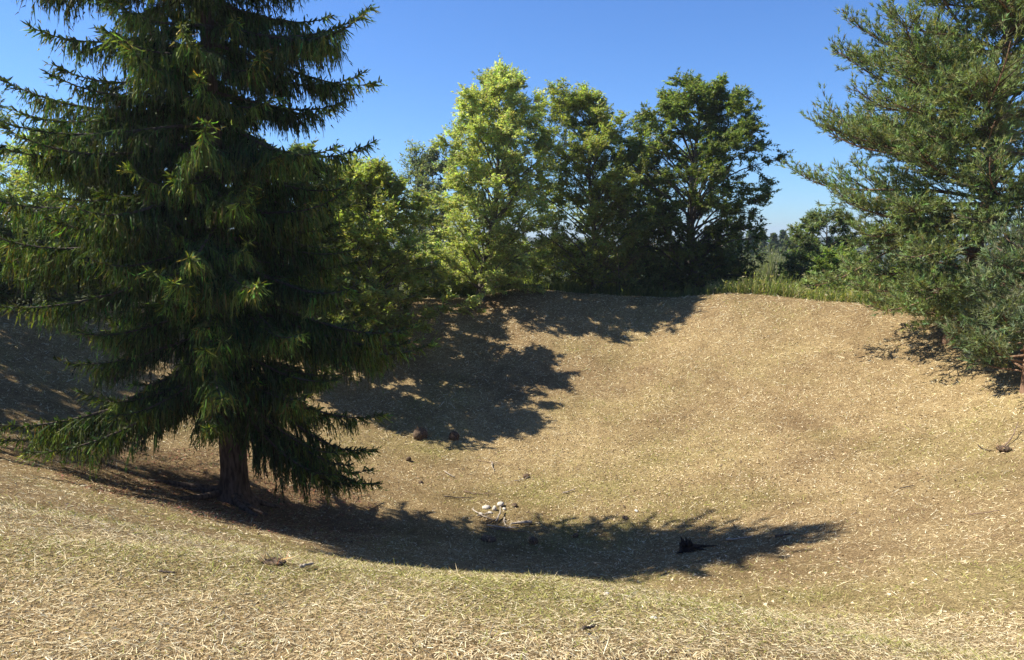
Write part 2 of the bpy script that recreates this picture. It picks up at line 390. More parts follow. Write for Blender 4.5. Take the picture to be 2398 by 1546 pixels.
def spruce_tree(base, H, label, lenf, h0, seed, nb, group=None, dens=1.0, extra=(), trunk_r=0.34, hang=1.0):
    """lenf(h, az) gives a bough's length; extra = boughs placed by hand (h, az, L, slope, droop)"""
    rng = np.random.default_rng(seed)
    root = thing('spruce_tree', base, label, 'tree', group)
    # trunk with flared foot
    hh = np.concatenate([[-0.35, -0.05, 0.12, 0.3, 0.55, 0.9], np.linspace(1.5, H, 26)])
    P = np.stack([0.05 * np.sin(hh * 0.5), 0.04 * np.cos(hh * 0.37), hh], 1)
    R = trunk_r * np.clip(1 - hh / (H + 0.3), 0.02, 1) ** 0.85 + 0.30 * np.exp(-np.clip(hh + 0.1, 0, 9) / 0.22) * trunk_r / 0.34
    t = MB(); t.tube(P, R, 14, 0, 0.16, rng)
    trunk = t.build('trunk', M['spruce_bark'], root, smooth=True)
    for k in range(8):                                    # surface roots
        a = rng.uniform(0, 6.28) if k else 2.9
        L = rng.uniform(0.7, 1.3) if k else 1.7
        s = np.linspace(0.05, 1, 9)
        x = (trunk_r * 0.8 + L * s) * np.cos(a + 0.3 * s); y = (trunk_r * 0.8 + L * s) * np.sin(a + 0.3 * s)
        z = terr(base[0] + x, base[1] + y) - base[2] + 0.10 * (1 - s) ** 1.5 + 0.03
        m = MB(); m.tube(np.stack([x, y, z + 0.1 * np.exp(-s * 7)], 1), 0.10 * (1 - 0.7 * s), 6, 0, 0.3, rng)
        m.build('root', M['spruce_bark'], trunk, smooth=True)
    cr = MB(); NT = 2
    boughs = []
    for k in range(nb):
        q = max(k + rng.uniform(-0.4, 0.4), 0.0) / nb
        h = h0 + (H - 0.5 - h0) * q ** 1.05
        h = round(h / 0.52) * 0.52 + rng.normal() * 0.07                 # boughs grow in whorls
        az = k * 2.39996 + rng.normal() * 0.25
        L = lenf(h, az) * (rng.uniform(0.62, 1.10) if rng.random() < 0.85 else rng.uniform(0.4, 0.6))
        if L < 0.25 or (h < 2.9 and math.sin(az) < -0.45 and h0 > 2.1): continue      # the foot of the trunk stays open
        f = h / H
        boughs.append((h, az, L, -0.42 + 0.52 * f + rng.normal() * 0.09, 0.22 + 0.10 * rng.random()))
    for k in range(int(nb * 0.27)):                       # denser lower crown
        h = h0 + 0.25 + 5.2 * rng.random(); az = k * 2.39996 + 1.1
        if h < 2.9 and math.sin(az) < -0.45: continue
        boughs.append((h, az, lenf(h, az) * rng.uniform(0.5, 0.98), -0.36 + 0.5 * h / H + rng.normal() * 0.1, 0.25 + 0.1 * rng.random()))
    for k in range(int(nb * 0.13)):                       # and upper crown
        h = 7.5 + 6 * rng.random(); az = k * 2.39996 + 0.4
        if h < H - 2: boughs.append((h, az, lenf(h, az) * rng.uniform(0.6, 1.0), -0.40 + 0.5 * h / H + rng.normal() * 0.08, 0.22 + 0.1 * rng.random()))
    boughs += list(extra)
    for (h, az, L, slope, droop) in boughs:
        n = max(6, int(L * 4))
        s = np.linspace(0, 1, n)
        wob = 0.05 * L * np.sin(s * 3 + rng.uniform(0, 6))
        rr = L * s * (1 - 0.03 * s)
        dirx, diry = math.cos(az), math.sin(az)
        Pb = np.stack([dirx * rr - diry * wob, diry * rr + dirx * wob, h + L * (slope * s - droop * s ** 2 + (droop * 0.95 + 0.10) * s ** 3.2)], 1)
        m = MB(); m.tube(Pb, (0.014 + 0.0085 * L) * (1 - 0.93 * s) + 0.004, 5)
        m.build('limb', M['twig'], root)
        # secondaries
        ns = max(4, int(L / 0.075 * dens))
        ss = np.sort(rng.uniform(0.10, 1.0, ns))
        idx = ss * (n - 1); i0 = np.clip(idx.astype(int), 0, n - 2); w = (idx - i0)[:, None]
        S0 = Pb[i0] * (1 - w) + Pb[i0 + 1] * w
        T = unit(Pb[i0 + 1] - Pb[i0])
        side = np.where(np.arange(ns) % 2 == 0, 1.0, -1.0)[:, None]
        Lat = unit(np.cross(T, np.array([0, 0, 1.0]))) * side
        prof = np.clip(np.sin(np.clip(ss * 1.12 + 0.12, 0, 1.0) * math.pi), 0.0, 1) ** 0.8
        l2 = (0.12 + 0.26 * L ** 0.75 * prof) * rng.uniform(0.55, 1.25, ns)
        D2 = unit(T * (0.75 + 0.5 * ss[:, None] ** 2) + Lat * rng.uniform(0.5, 1.0, (ns, 1)) + np.array([0, 0, 1.0]) * rng.normal(-0.10, 0.14, (ns, 1)))
        K2 = 4
        uu = np.linspace(0, 1, K2)[None, :, None]
        P2 = S0[:, None] + D2[:, None] * l2[:, None, None] * uu + np.array([0, 0, -1.0]) * (0.25 * l2[:, None, None]) * uu ** 2
        base_c = np.array([0.054, 0.078, 0.026]) * (0.8 + 0.5 * rng.random())
        cr.ribbons(P2, jitter(base_c, ns, 0.22, rng), np.array([0.008, 0.012, 0.010, 0.0])[None], 0, False)
        # branchlets
        nbk = np.maximum(3, (l2 / 0.040 * dens).astype(int))
        rep = np.repeat(np.arange(ns), nbk)
        q = rng.random(len(rep))
        B0 = S0[rep] + D2[rep] * (l2[rep] * q)[:, None] + np.array([0, 0, -1.0]) * (0.25 * l2[rep] * q ** 2)[:, None]
        tipness = np.clip((ss[rep] - 0.72) / 0.28, 0, 1)[:, None]
        hangm = hang * (0.35 + 0.65 * rng.random((len(rep), 1))) * (1 - 0.75 * tipness)
        D3 = unit(D2[rep] * (0.38 + 0.5 * tipness) + rng.normal(size=(len(rep), 3)) * 0.28 + np.array([0, 0, -1.0]) * (2.2 * hangm) + np.array([0, 0, 0.55]) * tipness * rng.random((len(rep), 1)))
        l3 = rng.uniform(0.10, 0.32, len(rep)) * (0.7 + 0.75 * hangm[:, 0]) * (0.8 + 0.05 * L)
        uu3 = np.array([0.0, 0.5, 1.0])[None, :, None]
        P3 = B0[:, None] + D3[:, None] * l3[:, None, None] * uu3 + np.array([0, 0, -1.0]) * (hangm * l3[:, None] * 0.35)[:, None] * uu3 ** 2
        wd = rng.uniform(0.014, 0.027, (len(rep), 1)) * np.array([0.75, 1.0, 0.0])[None]
        c3 = jitter(base_c, len(rep), 0.40, rng)
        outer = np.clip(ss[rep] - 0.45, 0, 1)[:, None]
        c3 = c3 * (1 + outer * np.array([4.2, 3.5, 1.0]))  # outer branchlets coloured brighter to stand in for sunlit sprigs
        # each branchlet: short spiky needle tufts set along its drooping axis
        endp = B0 + D3 * l3[:, None] + np.array([0, 0, -1.0]) * (hangm * l3[:, None] * 0.35)
        sw = unit(np.cross(endp - B0, rng.normal(size=(len(rep), 3)))) * rng.uniform(0.010, 0.020, (len(rep), 1))
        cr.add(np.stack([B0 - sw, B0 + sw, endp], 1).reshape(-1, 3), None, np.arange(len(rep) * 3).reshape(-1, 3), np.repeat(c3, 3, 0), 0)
        for q in range(NT):
            tq = (q + rng.random((len(rep), 1))) / NT
            o3 = B0 + D3 * l3[:, None] * tq + np.array([0, 0, -1.0]) * (hangm * l3[:, None] * 0.35) * tq ** 2
            dq = unit(D3 * 0.85 + rng.normal(size=(len(rep), 3)) * 0.27)
            sq = unit(np.cross(dq, rng.normal(size=(len(rep), 3)))) * rng.uniform(0.010, 0.019, (len(rep), 1))
            V = np.stack([o3 - sq, o3 + sq, o3 + dq * rng.uniform(0.06, 0.15, (len(rep), 1))], 1).reshape(-1, 3)
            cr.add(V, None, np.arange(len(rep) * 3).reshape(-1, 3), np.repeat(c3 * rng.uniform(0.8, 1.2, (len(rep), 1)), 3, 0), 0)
        nk = int(L * 45 * dens)                              # short shoots clothing the bough itself
        q = rng.uniform(0.08, 1, nk); idx = q * (n - 1); i0 = np.clip(idx.astype(int), 0, n - 2); w = (idx - i0)[:, None]
        B0 = Pb[i0] * (1 - w) + Pb[i0 + 1] * w
        D4 = unit(unit(Pb[i0 + 1] - Pb[i0]) * 0.6 + rng.normal(size=(nk, 3)) * 0.6 + np.array([0, 0, 0.1]))
        P4 = B0[:, None] + D4[:, None] * rng.uniform(0.08, 0.2, (nk, 1, 1)) * uu3
        cr.ribbons(P4, jitter(base_c * 1.1, nk, 0.25, rng), np.array([0.014, 0.022, 0.0])[None], 0, False)
    cr.build('crown', M['needle'], root)
    print('spruce tris', sum(len(a) for a, _ in cr.t) + 2 * sum(len(a) for a, _ in cr.q))
    return root

def pine_tree(base, H, label, lenf, h0, seed, nb, lean=(0, 0), group=None, trunk_r=0.24, tuft=1.0, extra=(), up=0.25, tint=(0.215, 0.265, 0.105), spacing=0.42):
    rng = np.random.default_rng(seed)
    root = thing('pine_tree', base, label, 'tree', group)
    hh = np.concatenate([[-0.3, 0.0, 0.2], np.linspace(0.6, H, 18)])
    P = np.stack([lean[0] * hh / H + 0.12 * np.sin(hh * 0.6 + seed), lean[1] * hh / H + 0.1 * np.cos(hh * 0.45), hh], 1)
    t = MB(); t.tube(P, trunk_r * np.clip(1 - hh / (H + 0.4), 0.03, 1) ** 0.8 + 0.1 * np.exp(-np.clip(hh, 0, 9) / 0.25) * trunk_r / .24, 12, 0, 0.14, rng)
    t.build('trunk', M['pine_bark'], root, smooth=True)
    cr = MB()
    TP, TD = [], []
    boughs = []
    for k in range(nb):
        q = max(k + rng.uniform(-0.4, 0.4), 0.0) / nb
        h = h0 + (H - 0.3 - h0) * q
        az = k * 2.39996 + rng.normal() * 0.3
        L = lenf(h, az) * rng.uniform(0.7, 1.12)
        if L > 0.3: boughs.append((h, az, L, up + 0.35 * (h / H) - 0.3 * (1 - h / H) + rng.normal() * 0.24))
    boughs += list(extra)
    for (h, az, L, slope) in boughs:
        c0 = np.array([np.interp(h, hh, P[:, 0]), np.interp(h, hh, P[:, 1]), h])
        n = max(6, int(L * 3.5)); s = np.linspace(0, 1, n)
        wob = 0.09 * L * np.sin(s * 4 + rng.uniform(0, 6)); wz = 0.05 * L * np.sin(s * 5 + rng.uniform(0, 6)) * s
        d = np.array([math.cos(az), math.sin(az)])
        Pb = c0 + np.stack([d[0] * L * s - d[1] * wob, d[1] * L * s + d[0] * wob, L * (slope * s - 0.28 * s ** 2 + 0.30 * s ** 3) + wz], 1)
        m = MB(); m.tube(Pb, (0.014 + 0.010 * L) * (1 - 0.9 * s) + 0.005, 5, 0, 0.15, rng)
        m.build('limb', M['pine_bark'], root)
        ns = max(5, int(L / 0.115))
        ss = np.sort(rng.uniform(0.22, 1.0, ns)); ss[-1] = 1.0
        idx = ss * (n - 1); i0 = np.clip(idx.astype(int), 0, n - 2); w = (idx - i0)[:, None]
        S0 = Pb[i0] * (1 - w) + Pb[i0 + 1] * w
        T = unit(Pb[i0 + 1] - Pb[i0])
        Lat = unit(np.cross(T, np.array([0, 0, 1.0]))) * np.where(np.arange(ns) % 2 == 0, 1.0, -1.0)[:, None]
        l2 = (0.32 + 0.30 * L * np.clip(1.05 - ss, 0.1, 1) ** 0.7) * rng.uniform(0.6, 1.2, ns)
        D2 = unit(T + Lat * rng.uniform(0.4, 1.1, (ns, 1)) + np.array([0, 0, 1.0]) * rng.normal(0.18, 0.3, (ns, 1)))
        for a, dd, l in zip(S0, D2, l2):
            e = a + dd * l + np.array([0, 0, 0.12 * l])
            cr.tube(np.stack([a, (a + e) / 2 + rng.normal(size=3) * 0.04, e]), [0.014, 0.010, 0.005], 3, 1)
            nt = max(4, int(l / 0.052 * tuft))
            q = rng.uniform(0.15, 1.0, nt) ** 0.8
            bp = a + (e - a) * q[:, None]
            td = unit(dd + rng.normal(size=(nt, 3)) * 0.55 + np.array([0, 0, 0.65]))
            tl = rng.uniform(0.06, 0.42, nt)
            TP.append(bp + td * tl[:, None]); TD.append(td)
    TP = np.concatenate(TP); TD = np.concatenate(TD)
    # tufts: bundles of long needles swept forward round each shoot
    nn = 10
    N = len(TP)
    o = np.repeat(TP, nn, 0) - np.repeat(TD, nn, 0) * (rng.random((N * nn, 1)) * 0.15)
    dd = unit(np.repeat(TD, nn, 0) + rng.normal(size=(N * nn, 3)) * 0.45)
    ln = rng.uniform(0.10, 0.20, (N * nn, 1))
    rnd = unit(np.cross(dd, rng.normal(size=(N * nn, 3)))) * rng.uniform(0.010, 0.017, (N * nn, 1))
    V = np.stack([o - rnd, o + rnd, o + dd * ln], 1).reshape(-1, 3)
    colt = jitter(tint, N, 0.22, rng)
    cr.add(V, None, np.arange(N * nn * 3).reshape(-1, 3), np.repeat(colt, nn * 3, 0), 0)
    cr.build('crown', [M['needle'], M['twig']], root)
    print('pine tufts', N, 'tris', N * nn)
    return root

# ------------------------------------------------------------------ broadleaf trees and bushes
def broadleaf(name, base, H, label, prof, seed, nlimb=34, h0=0.12, upright=0.55, leaf=0.12, leafn=13, col=(0.08, 0.12, 0.03), colamt=0.22,
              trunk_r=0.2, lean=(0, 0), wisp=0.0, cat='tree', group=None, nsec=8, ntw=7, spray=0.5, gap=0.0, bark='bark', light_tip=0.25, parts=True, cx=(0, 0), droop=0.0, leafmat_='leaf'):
    """prof(f) crown radius at height fraction f; spray flattens the leaf sprays; wisp adds bare upright shoots"""
    rng = np.random.default_rng(seed)
    root = thing(name, base, label, cat, group)
    cr = MB()
    hh = np.concatenate([[-0.3, 0.0, 0.15], np.linspace(0.04 * H + 0.3, H * 0.93, 12)])
    wx, wy = rng.uniform(0, 6, 2)
    P = np.stack([lean[0] * hh / H + 0.02 * H * (np.sin(hh * 5 / H + wx) - math.sin(wx)), lean[1] * hh / H + 0.02 * H * (np.cos(hh * 4 / H + wy) - math.cos(wy)), hh], 1)
    t = MB(); t.tube(P, trunk_r * np.clip(1 - hh / H, 0.02, 1) ** 0.9 + 0.45 * trunk_r * np.exp(-np.clip(hh, 0, 9) / 0.2), 10, 0, 0.18, rng)
    t.build('trunk', M[bark], root, smooth=True)
    LP, LD, LN, LS, LC = [], [], [], [], []
    lobes = rng.uniform(0.66, 1.2, 9)
    for k in range(nlimb):
        f = h0 + (1.0 - h0) * ((k + rng.random()) / nlimb) ** 0.85
        az = k * 2.39996 + rng.normal() * 0.3
        Re = prof(f) * lobes[int((az % 6.283) / 6.283 * 9) % 9] * (1 - gap * rng.random())
        Re *= rng.uniform(0.72, 1.15)
        he = f * H
        hs = np.clip(he - upright * Re - 0.06 * H * rng.random(), 0.05 * H, 0.9 * H)
        c0 = np.array([np.interp(hs, hh, P[:, 0]), np.interp(hs, hh, P[:, 1]), hs])
        cc = np.array([np.interp(min(he, 0.93 * H), hh, P[:, 0]), np.interp(min(he, 0.93 * H), hh, P[:, 1]), 0])
        e = np.array([cc[0] + cx[0] * f + math.cos(az) * Re, cc[1] + cx[1] * f + math.sin(az) * Re, he])
        mid = c0 * 0.45 + e * 0.55 + np.array([0, 0, 0.10 * Re]) + rng.normal(size=3) * 0.05 * Re
        Pb = spline([c0, mid, e], 7)
        rl = trunk_r * 0.26 * (1 - 0.6 * hs / H)
        if parts:
            m = MB(); m.tube(Pb, rl * np.linspace(1, 0.15, 7) + 0.006, 5); m.build('limb', M[bark], root)
        else:
            cr.tube(Pb, rl * np.linspace(1, 0.15, 7) + 0.006, 4, 1)
        Ll = np.linalg.norm(e - c0)
        for q in np.concatenate([np.sort(rng.uniform(0.22, 0.98, nsec - 1)), [1.0]]):
            a = Pb[0] * 0 + np.array([np.interp(q * 6, np.arange(7), Pb[:, d]) for d in range(3)])
            T = unit(Pb[min(6, int(q * 6) + 1)] - Pb[max(0, int(q * 6) - 1)])
            d2 = unit(T * 0.9 + rng.normal(size=3) * np.array([0.75, 0.75, 0.5]) + np.array([0, 0, 0.25 * upright - droop]))
            l2 = (0.16 * Ll + 0.35) * rng.uniform(0.5, 1.15) * (1.05 if q < 1 else 0.7)
            b = a + d2 * l2
            cr.tube(np.stack([a, (a + b) / 2 + rng.normal(size=3) * 0.04, b]), [0.012, 0.009, 0.005], 3, 1)
            qs = rng.uniform(0.2, 1.0, ntw)
            st = a + (b - a) * qs[:, None]
            d3 = unit(d2 * 0.8 + rng.normal(size=(ntw, 3)) * np.array([0.7, 0.7, 0.45]) + np.array([0, 0, 0.12 * upright - droop]))
            l3 = rng.uniform(0.22, 0.55, ntw) * (0.7 + 0.04 * H)
            u = rng.random((ntw, leafn))
            pos = st[:, None] + d3[:, None] * (l3[:, None] * u)[..., None] + rng.normal(size=(ntw, leafn, 3)) * np.array([0.05, 0.05, 0.035])
            ld = unit(d3[:, None] * 0.8 + rng.normal(size=(ntw, leafn, 3)) * np.array([0.7, 0.7, 0.35]) + np.array([0, 0, -0.15]))
            nrm = unit(rng.normal(size=(ntw, leafn, 3)) * (1.05 - spray) + np.array([0, 0, 1.0]))
            nL = ntw * leafn
            LP.append(pos.reshape(-1, 3)); LD.append(ld.reshape(-1, 3)); LN.append(nrm.reshape(-1, 3))
            LS.append(leaf * rng.uniform(0.6, 1.25, nL))
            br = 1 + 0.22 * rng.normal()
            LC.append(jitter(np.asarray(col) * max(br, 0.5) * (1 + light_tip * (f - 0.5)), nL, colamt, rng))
    for k in range(int(wisp)):                               # long upright shoots standing out of the top
        f = rng.uniform(0.72, 1.0); az = rng.uniform(0, 6.28); r = prof(f) * rng.uniform(0.2, 0.95)
        a = np.array([P[-1, 0] * f + cx[0] * f + math.cos(az) * r, P[-1, 1] * f + cx[1] * f + math.sin(az) * r, (f - 0.05) * H])
        L = rng.uniform(0.6, 1.3) * 0.1 * H
        b = a + np.array([rng.normal() * 0.15, rng.normal() * 0.15, 1]) * L
        cr.tube(np.stack([a, (a + b) / 2, b]), [0.014, 0.010, 0.004], 3, 1)
        nL = 26; u = rng.random(nL)
        LP.append(a + (b - a) * u[:, None] + rng.normal(size=(nL, 3)) * 0.05)
        LD.append(unit(rng.normal(size=(nL, 3)) + np.array([0, 0, 0.8]))); LN.append(unit(rng.normal(size=(nL, 3))))
        LS.append(leaf * rng.uniform(0.4, 0.9, nL)); LC.append(jitter(np.asarray(col) * 1.1, nL, colamt, rng))
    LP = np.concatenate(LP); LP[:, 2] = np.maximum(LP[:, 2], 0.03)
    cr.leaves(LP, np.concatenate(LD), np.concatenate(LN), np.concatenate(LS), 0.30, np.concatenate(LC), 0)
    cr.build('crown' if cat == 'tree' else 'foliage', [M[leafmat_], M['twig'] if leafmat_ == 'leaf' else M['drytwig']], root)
    print(name, 'leaves', len(LP))
    return root
def P_(pts):
    x = [a for a, _ in pts]; y = [b for _, b in pts]
    return lambda f: float(np.interp(f, x, y))

# ---- the big spruce in front
SB = hit(548, 1172)
def sp_len(h, az):
    l = np.interp(h, [1.5, 2.4, 4, 6, 8.5, 11.3, 14, 16.9], [2.6, 3.7, 4.4, 4.7, 4.8, 4.5, 2.6, 0.15])
    ca = math.cos(az)
    return l * (1.0 + 0.18 * max(-ca, 0) - 0.04 * max(ca, 0) - 0.20 * max(-math.sin(az), 0) - 0.40 * max(math.sin(az), 0))
spruce_tree(SB, 17.0, 'huge dark spruce with drooping boughs standing on the left slope of the hollow', sp_len, 2.2, 3, 168, dens=1.08,
            extra=((2.6, -0.30, 3.9, -0.56, 0.40), (2.6, -0.50, 3.4, -0.50, 0.40), (3.0, -0.10, 3.4, -0.55, 0.40), (2.9, -0.40, 3.0, -0.55, 0.40), (2.3, -0.2, 3.6, -0.45, 0.4), (2.2, -0.38, 3.5, -0.48, 0.38), (3.1, 3.45, 5.2, -0.22, 0.25), (7.2, 3.2, 5.9, -0.05, 0.22), (6.2, 3.4, 5.8, -0.1, 0.25), (9.0, 3.05, 5.3, 0.1, 0.22), (7.8, 2.85, 5.6, 0.0, 0.2), (2.6, 2.9, 4.4, -0.1, 0.2), (5.0, -0.1, 4.6, -0.25, 0.25), (4.3, 0.15, 4.9, -0.2, 0.3)), trunk_r=0.33)
# ---- a second spruce outside the left edge: its shade streaks the left slope
def sp2_len(h, az): return np.interp(h, [1.5, 3, 7, 12, 14.9], [2.4, 3.2, 2.9, 1.6, 0.1])
spruce_tree(onground(-19.0, 18.6), 15.0, 'spruce at the left edge whose shade streaks the slope', sp2_len, 2.0, 11, 64, dens=0.5, trunk_r=0.28)

# ---- pines on the right rim
PB = onground(15.0, 24.3)
def pn_len(h, az):
    l = np.interp(h, [0.5, 2, 4, 6, 8, 10, 13, 15], [2.1, 3.0, 4.5, 4.8, 4.8, 4.9, 3.6, 0.3])
    return l * (1 + 0.12 * max(-math.cos(az), 0))
pine_tree(PB, 15.0, 'tall blue-green pine with boughs down to the ground on the right rim', pn_len, 0.7, 5, 112, lean=(1.6, 0.3), trunk_r=0.24,
          extra=((4.6, 3.0, 5.8, 0.18), (5.4, 3.3, 5.6, 0.25), (3.6, 3.4, 4.6, 0.0), (2.0, 3.2, 3.6, -0.15), (2.2, 3.7, 4.4, -0.2), (1.8, 4.2, 4.0, -0.22), (1.6, 3.9, 3.4, -0.22), (4.0, 3.3, 4.8, 0.05), (4.2, 3.7, 4.5, 0.05), (4.5, 3.0, 4.9, 0.03), (3.8, 4.1, 4.3, 0.0), (2.6, 4.0, 4.6, -0.2), (2.8, 4.5, 4.4, -0.2), (3.4, 3.8, 4.8, -0.1), (1.0, 3.0, 3.0, 0.0), (2.4, 2.9, 3.6, -0.02), (3.0, 4.9, 4.0, -0.15), (5.2, 3.8, 4.6, 0.1), (6.0, 4.2, 4.4, 0.1), (6.6, 3.5, 5.0, 0.15), (7.4, 4.0, 4.4, 0.1), (8.4, 3.6, 4.8, 0.2), (9.2, 4.3, 4.2, 0.2), (7.0, 4.7, 4.0, 0.1), (4.4, 4.4, 4.4, 0.0)) + tuple((6.5 + 0.42 * q, 2.5 + 1.1 * (q * 0.618 % 1) * 2.2, 4.9 - 0.12 * q, 0.18) for q in range(13)), tuft=0.53)
pine_tree(onground(14.0, 19.5), 4.5, 'low bushy pine at the right edge below the tall pine', lambda h, az: np.interp(h, [0.2, 1, 2.5, 4.5], [1.7, 2.0, 1.6, 0.3]), 0.35, 9, 34, trunk_r=0.10, tuft=1.1, up=0.25, tint=(0.18, 0.22, 0.11))

# ---- broadleaf trees along the rim, left to right
YG = (0.40, 0.44, 0.17); MG = (0.29, 0.325, 0.105); DG = (0.12, 0.155, 0.05)
broadleaf('tree', onground(-6.1, 29.9), 7.6, 'yellow-green leafy tree close behind the right side of the big spruce', P_([(0, 1.2), (.15, 2.7), (.4, 3.1), (.7, 2.6), (1, .6)]), 21, 54, 0.05, 0.5, 0.17, 20, MG, trunk_r=.16)
broadleaf('tree', onground(-7.5, 26.7), 8.2, 'leafy tree hidden behind the trunk of the big spruce', P_([(0, .6), (.15, 1.2), (.4, 1.8), (.7, 1.8), (1, .5)]), 22, 40, 0.1, 0.5, 0.18, 17, DG, trunk_r=.15)
broadleaf('tree', onground(-7.2, 33.6), 6.6, 'low leafy tree at the rim just right of the spruce', P_([(0, 1.6), (.2, 2.4), (.5, 2.7), (.8, 2.0), (1, .5)]), 29, 32, 0.05, 0.45, 0.16, 15, MG, trunk_r=.13)
broadleaf('tree', onground(-12.4, 31.5), 7.6, 'leafy tree showing through the lower middle of the big spruce', P_([(0, 1.2), (.2, 2.8), (.5, 3.2), (.8, 2.2), (1, .5)]), 23, 36, 0.06, 0.5, 0.16, 14, MG, trunk_r=.16)
broadleaf('tree', onground(-17.6, 29.0), 6.8, 'bright yellow-green tree at the left edge behind the spruce boughs', P_([(0, 1.4), (.2, 2.7), (.5, 3.2), (.8, 2.4), (1, .7)]), 24, 44, 0.06, 0.5, 0.14, 18, (0.30, 0.34, 0.10), trunk_r=.15)
broadleaf('tree', onground(-31.5, 44.0), 14.5, 'pale thin-leaved tree at the far left edge high behind the spruce', P_([(0, .5), (.3, 2.4), (.6, 3.4), (.85, 2.6), (1, .6)]), 25, 40, 0.3, 0.6, 0.17, 9, (0.22, 0.26, 0.14), trunk_r=.2, gap=.3)
broadleaf('tree', onground(-9.0, 41.0), 7.2, 'mid-green tree in the gap behind the spruce and the yellow-green tree', P_([(0, 1.2), (.2, 2.8), (.5, 3.0), (.8, 2.2), (1, .5)]), 26, 32, 0.06, 0.5, 0.18, 13, MG, trunk_r=.15)
broadleaf('tree', onground(-6.2, 46.0), 9.6, 'thin half-bare tree with wispy twigs between spruce and light green tree', P_([(0, .3), (.3, 1.0), (.6, 1.7), (.85, 1.5), (1, .4)]), 27, 26, 0.3, 0.75, 0.15, 4, (0.24, 0.27, 0.11), trunk_r=.12, gap=.4, nsec=7, ntw=6)
broadleaf('tree', onground(-6.6, 60.0), 11.0, 'grey-green tree with dark trunk far behind the rim', P_([(0, .2), (.25, 1.4), (.5, 2.2), (.8, 2.0), (1, .6)]), 28, 30, 0.3, 0.5, 0.22, 14, (0.11, 0.135, 0.075), trunk_r=.26)
LT = onground(-1.62, 35.9)
broadleaf('tree', LT, 10.7, 'tall light green tree with leaning trunk at the rim, wispy upright shoots on top', P_([(0, 1.6), (.06, 2.4), (.25, 2.8), (.5, 2.9), (.7, 2.6), (.88, 1.8), (1, .5)]), 31, 80, 0.05, 0.75, 0.125, 30, YG, trunk_r=.20, lean=(1.0, 0.3), wisp=70, light_tip=.1, spray=.3, nsec=9)
broadleaf('tree', onground(4.3, 38.0), 10.3, 'darker mid-green tree between light green tree and dark beech', P_([(0, 2.2), (.12, 3.0), (.35, 3.2), (.6, 3.1), (.85, 2.4), (1, .7)]), 32, 78, 0.04, 0.65, 0.14, 25, (0.27, 0.305, 0.095), trunk_r=.19, cx=(-.9, 0), wisp=26)
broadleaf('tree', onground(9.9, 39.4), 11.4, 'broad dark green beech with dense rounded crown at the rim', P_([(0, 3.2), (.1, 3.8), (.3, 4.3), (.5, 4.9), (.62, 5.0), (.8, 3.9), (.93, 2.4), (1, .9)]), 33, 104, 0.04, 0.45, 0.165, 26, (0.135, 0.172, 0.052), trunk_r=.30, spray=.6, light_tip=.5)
broadleaf('tree', onground(6.9, 41.5), 8.4, 'dark tree filling the gap between the mid-green tree and the beech', P_([(0, 1.8), (.2, 2.3), (.5, 2.5), (.8, 1.8), (1, .5)]), 37, 34, 0.05, 0.5, 0.17, 14, DG, trunk_r=.15)
broadleaf('tree', onground(18.6, 43.5), 4.8, 'small dense tree right of the gap, in front of distant forest', P_([(0, 1.4), (.2, 2.4), (.5, 2.9), (.8, 2.0), (1, .6)]), 34, 36, 0.05, 0.4, 0.16, 16, (0.14, 0.175, 0.075), trunk_r=.14)

broadleaf('tree', onground(-23.0, 24.5), 10.5, 'leafy tree left of the picture whose shade covers the left slope', P_([(0, 1.5), (.2, 3.0), (.5, 4.0), (.8, 3.0), (1, .8)]), 35, 40, 0.06, 0.5, 0.22, 12, MG, trunk_r=.22)
broadleaf('tree', onground(-20.6, 21.2), 8.6, 'bushy tree just outside the left edge shading the streaked slope', P_([(0, 1.5), (.2, 2.8), (.5, 3.2), (.8, 2.4), (1, .8)]), 36, 34, 0.08, 0.5, 0.22, 11, MG, trunk_r=.18)
# ---- bushes
def bush(u, Y, H, R, label, seed, col, leaf=0.14, n=16, leafn=15, group='bushes along the rim', mat='leaf', **k):
    x = at(u, 600, Y)[0]
    return broadleaf('bush', onground(x, Y), H, label, P_([(0, .7 * R), (.35, R), (.75, .75 * R), (1, .25 * R)]), seed, n, 0.05, 0.6, leaf, leafn, col, trunk_r=.05, cat='bush', group=group, nsec=6, ntw=6, parts=False, leafmat_=mat, **k)
bush(1012, 38.5, 2.9, 1.7, 'bright yellow-green bush left of the leaning trunk', 41, YG, n=20)
bush(930, 36.5, 2.6, 2.0, 'dark green bush at the rim beside the right edge of the spruce', 42, DG, n=20)
bush(1075, 40.0, 1.8, 1.4, 'low dark bush behind the foot of the light green tree', 43, DG)
bush(1215, 39.5, 2.6, 1.8, 'leafy bush right behind the small mound on the rim', 44, MG, n=18)
bush(1300, 40.5, 2.6, 1.7, 'green bush behind the right end of the mound', 45, DG, n=18)
bush(1490, 38.5, 2.3, 1.5, 'pale green bush between the two dark trees', 46, (0.17, 0.21, 0.08), n=18)
bush(1555, 38.0, 1.4, 1.2, 'small dark bush below the left side of the beech', 47, DG)
bush(1690, 39.0, 1.9, 1.2, 'small bush at the right foot of the beech', 48, MG)
bush(1455, 37.5, 4.6, 1.3, 'dry brownish bush with bare grey twigs beside the beech', 49, (0.2, 0.15, 0.115), leaf=0.07, n=16, leafn=5, mat='litter')
bush(1965, 33.5, 2.2, 1.2, 'bright leafy bush at the rim below the left pine boughs', 50, (0.19, 0.25, 0.07), n=18)
bush(2130, 32.0, 1.6, 1.5, 'low green bush under the pine boughs', 51, (0.17, 0.22, 0.065))
bush(1880, 36.0, 1.9, 1.4, 'dark bush in front of the small dense tree', 52, DG)
bush(-70, 26.0, 4.2, 2.6, 'dark thicket bush cut by the left picture edge', 58, DG, leaf=.15, n=24)
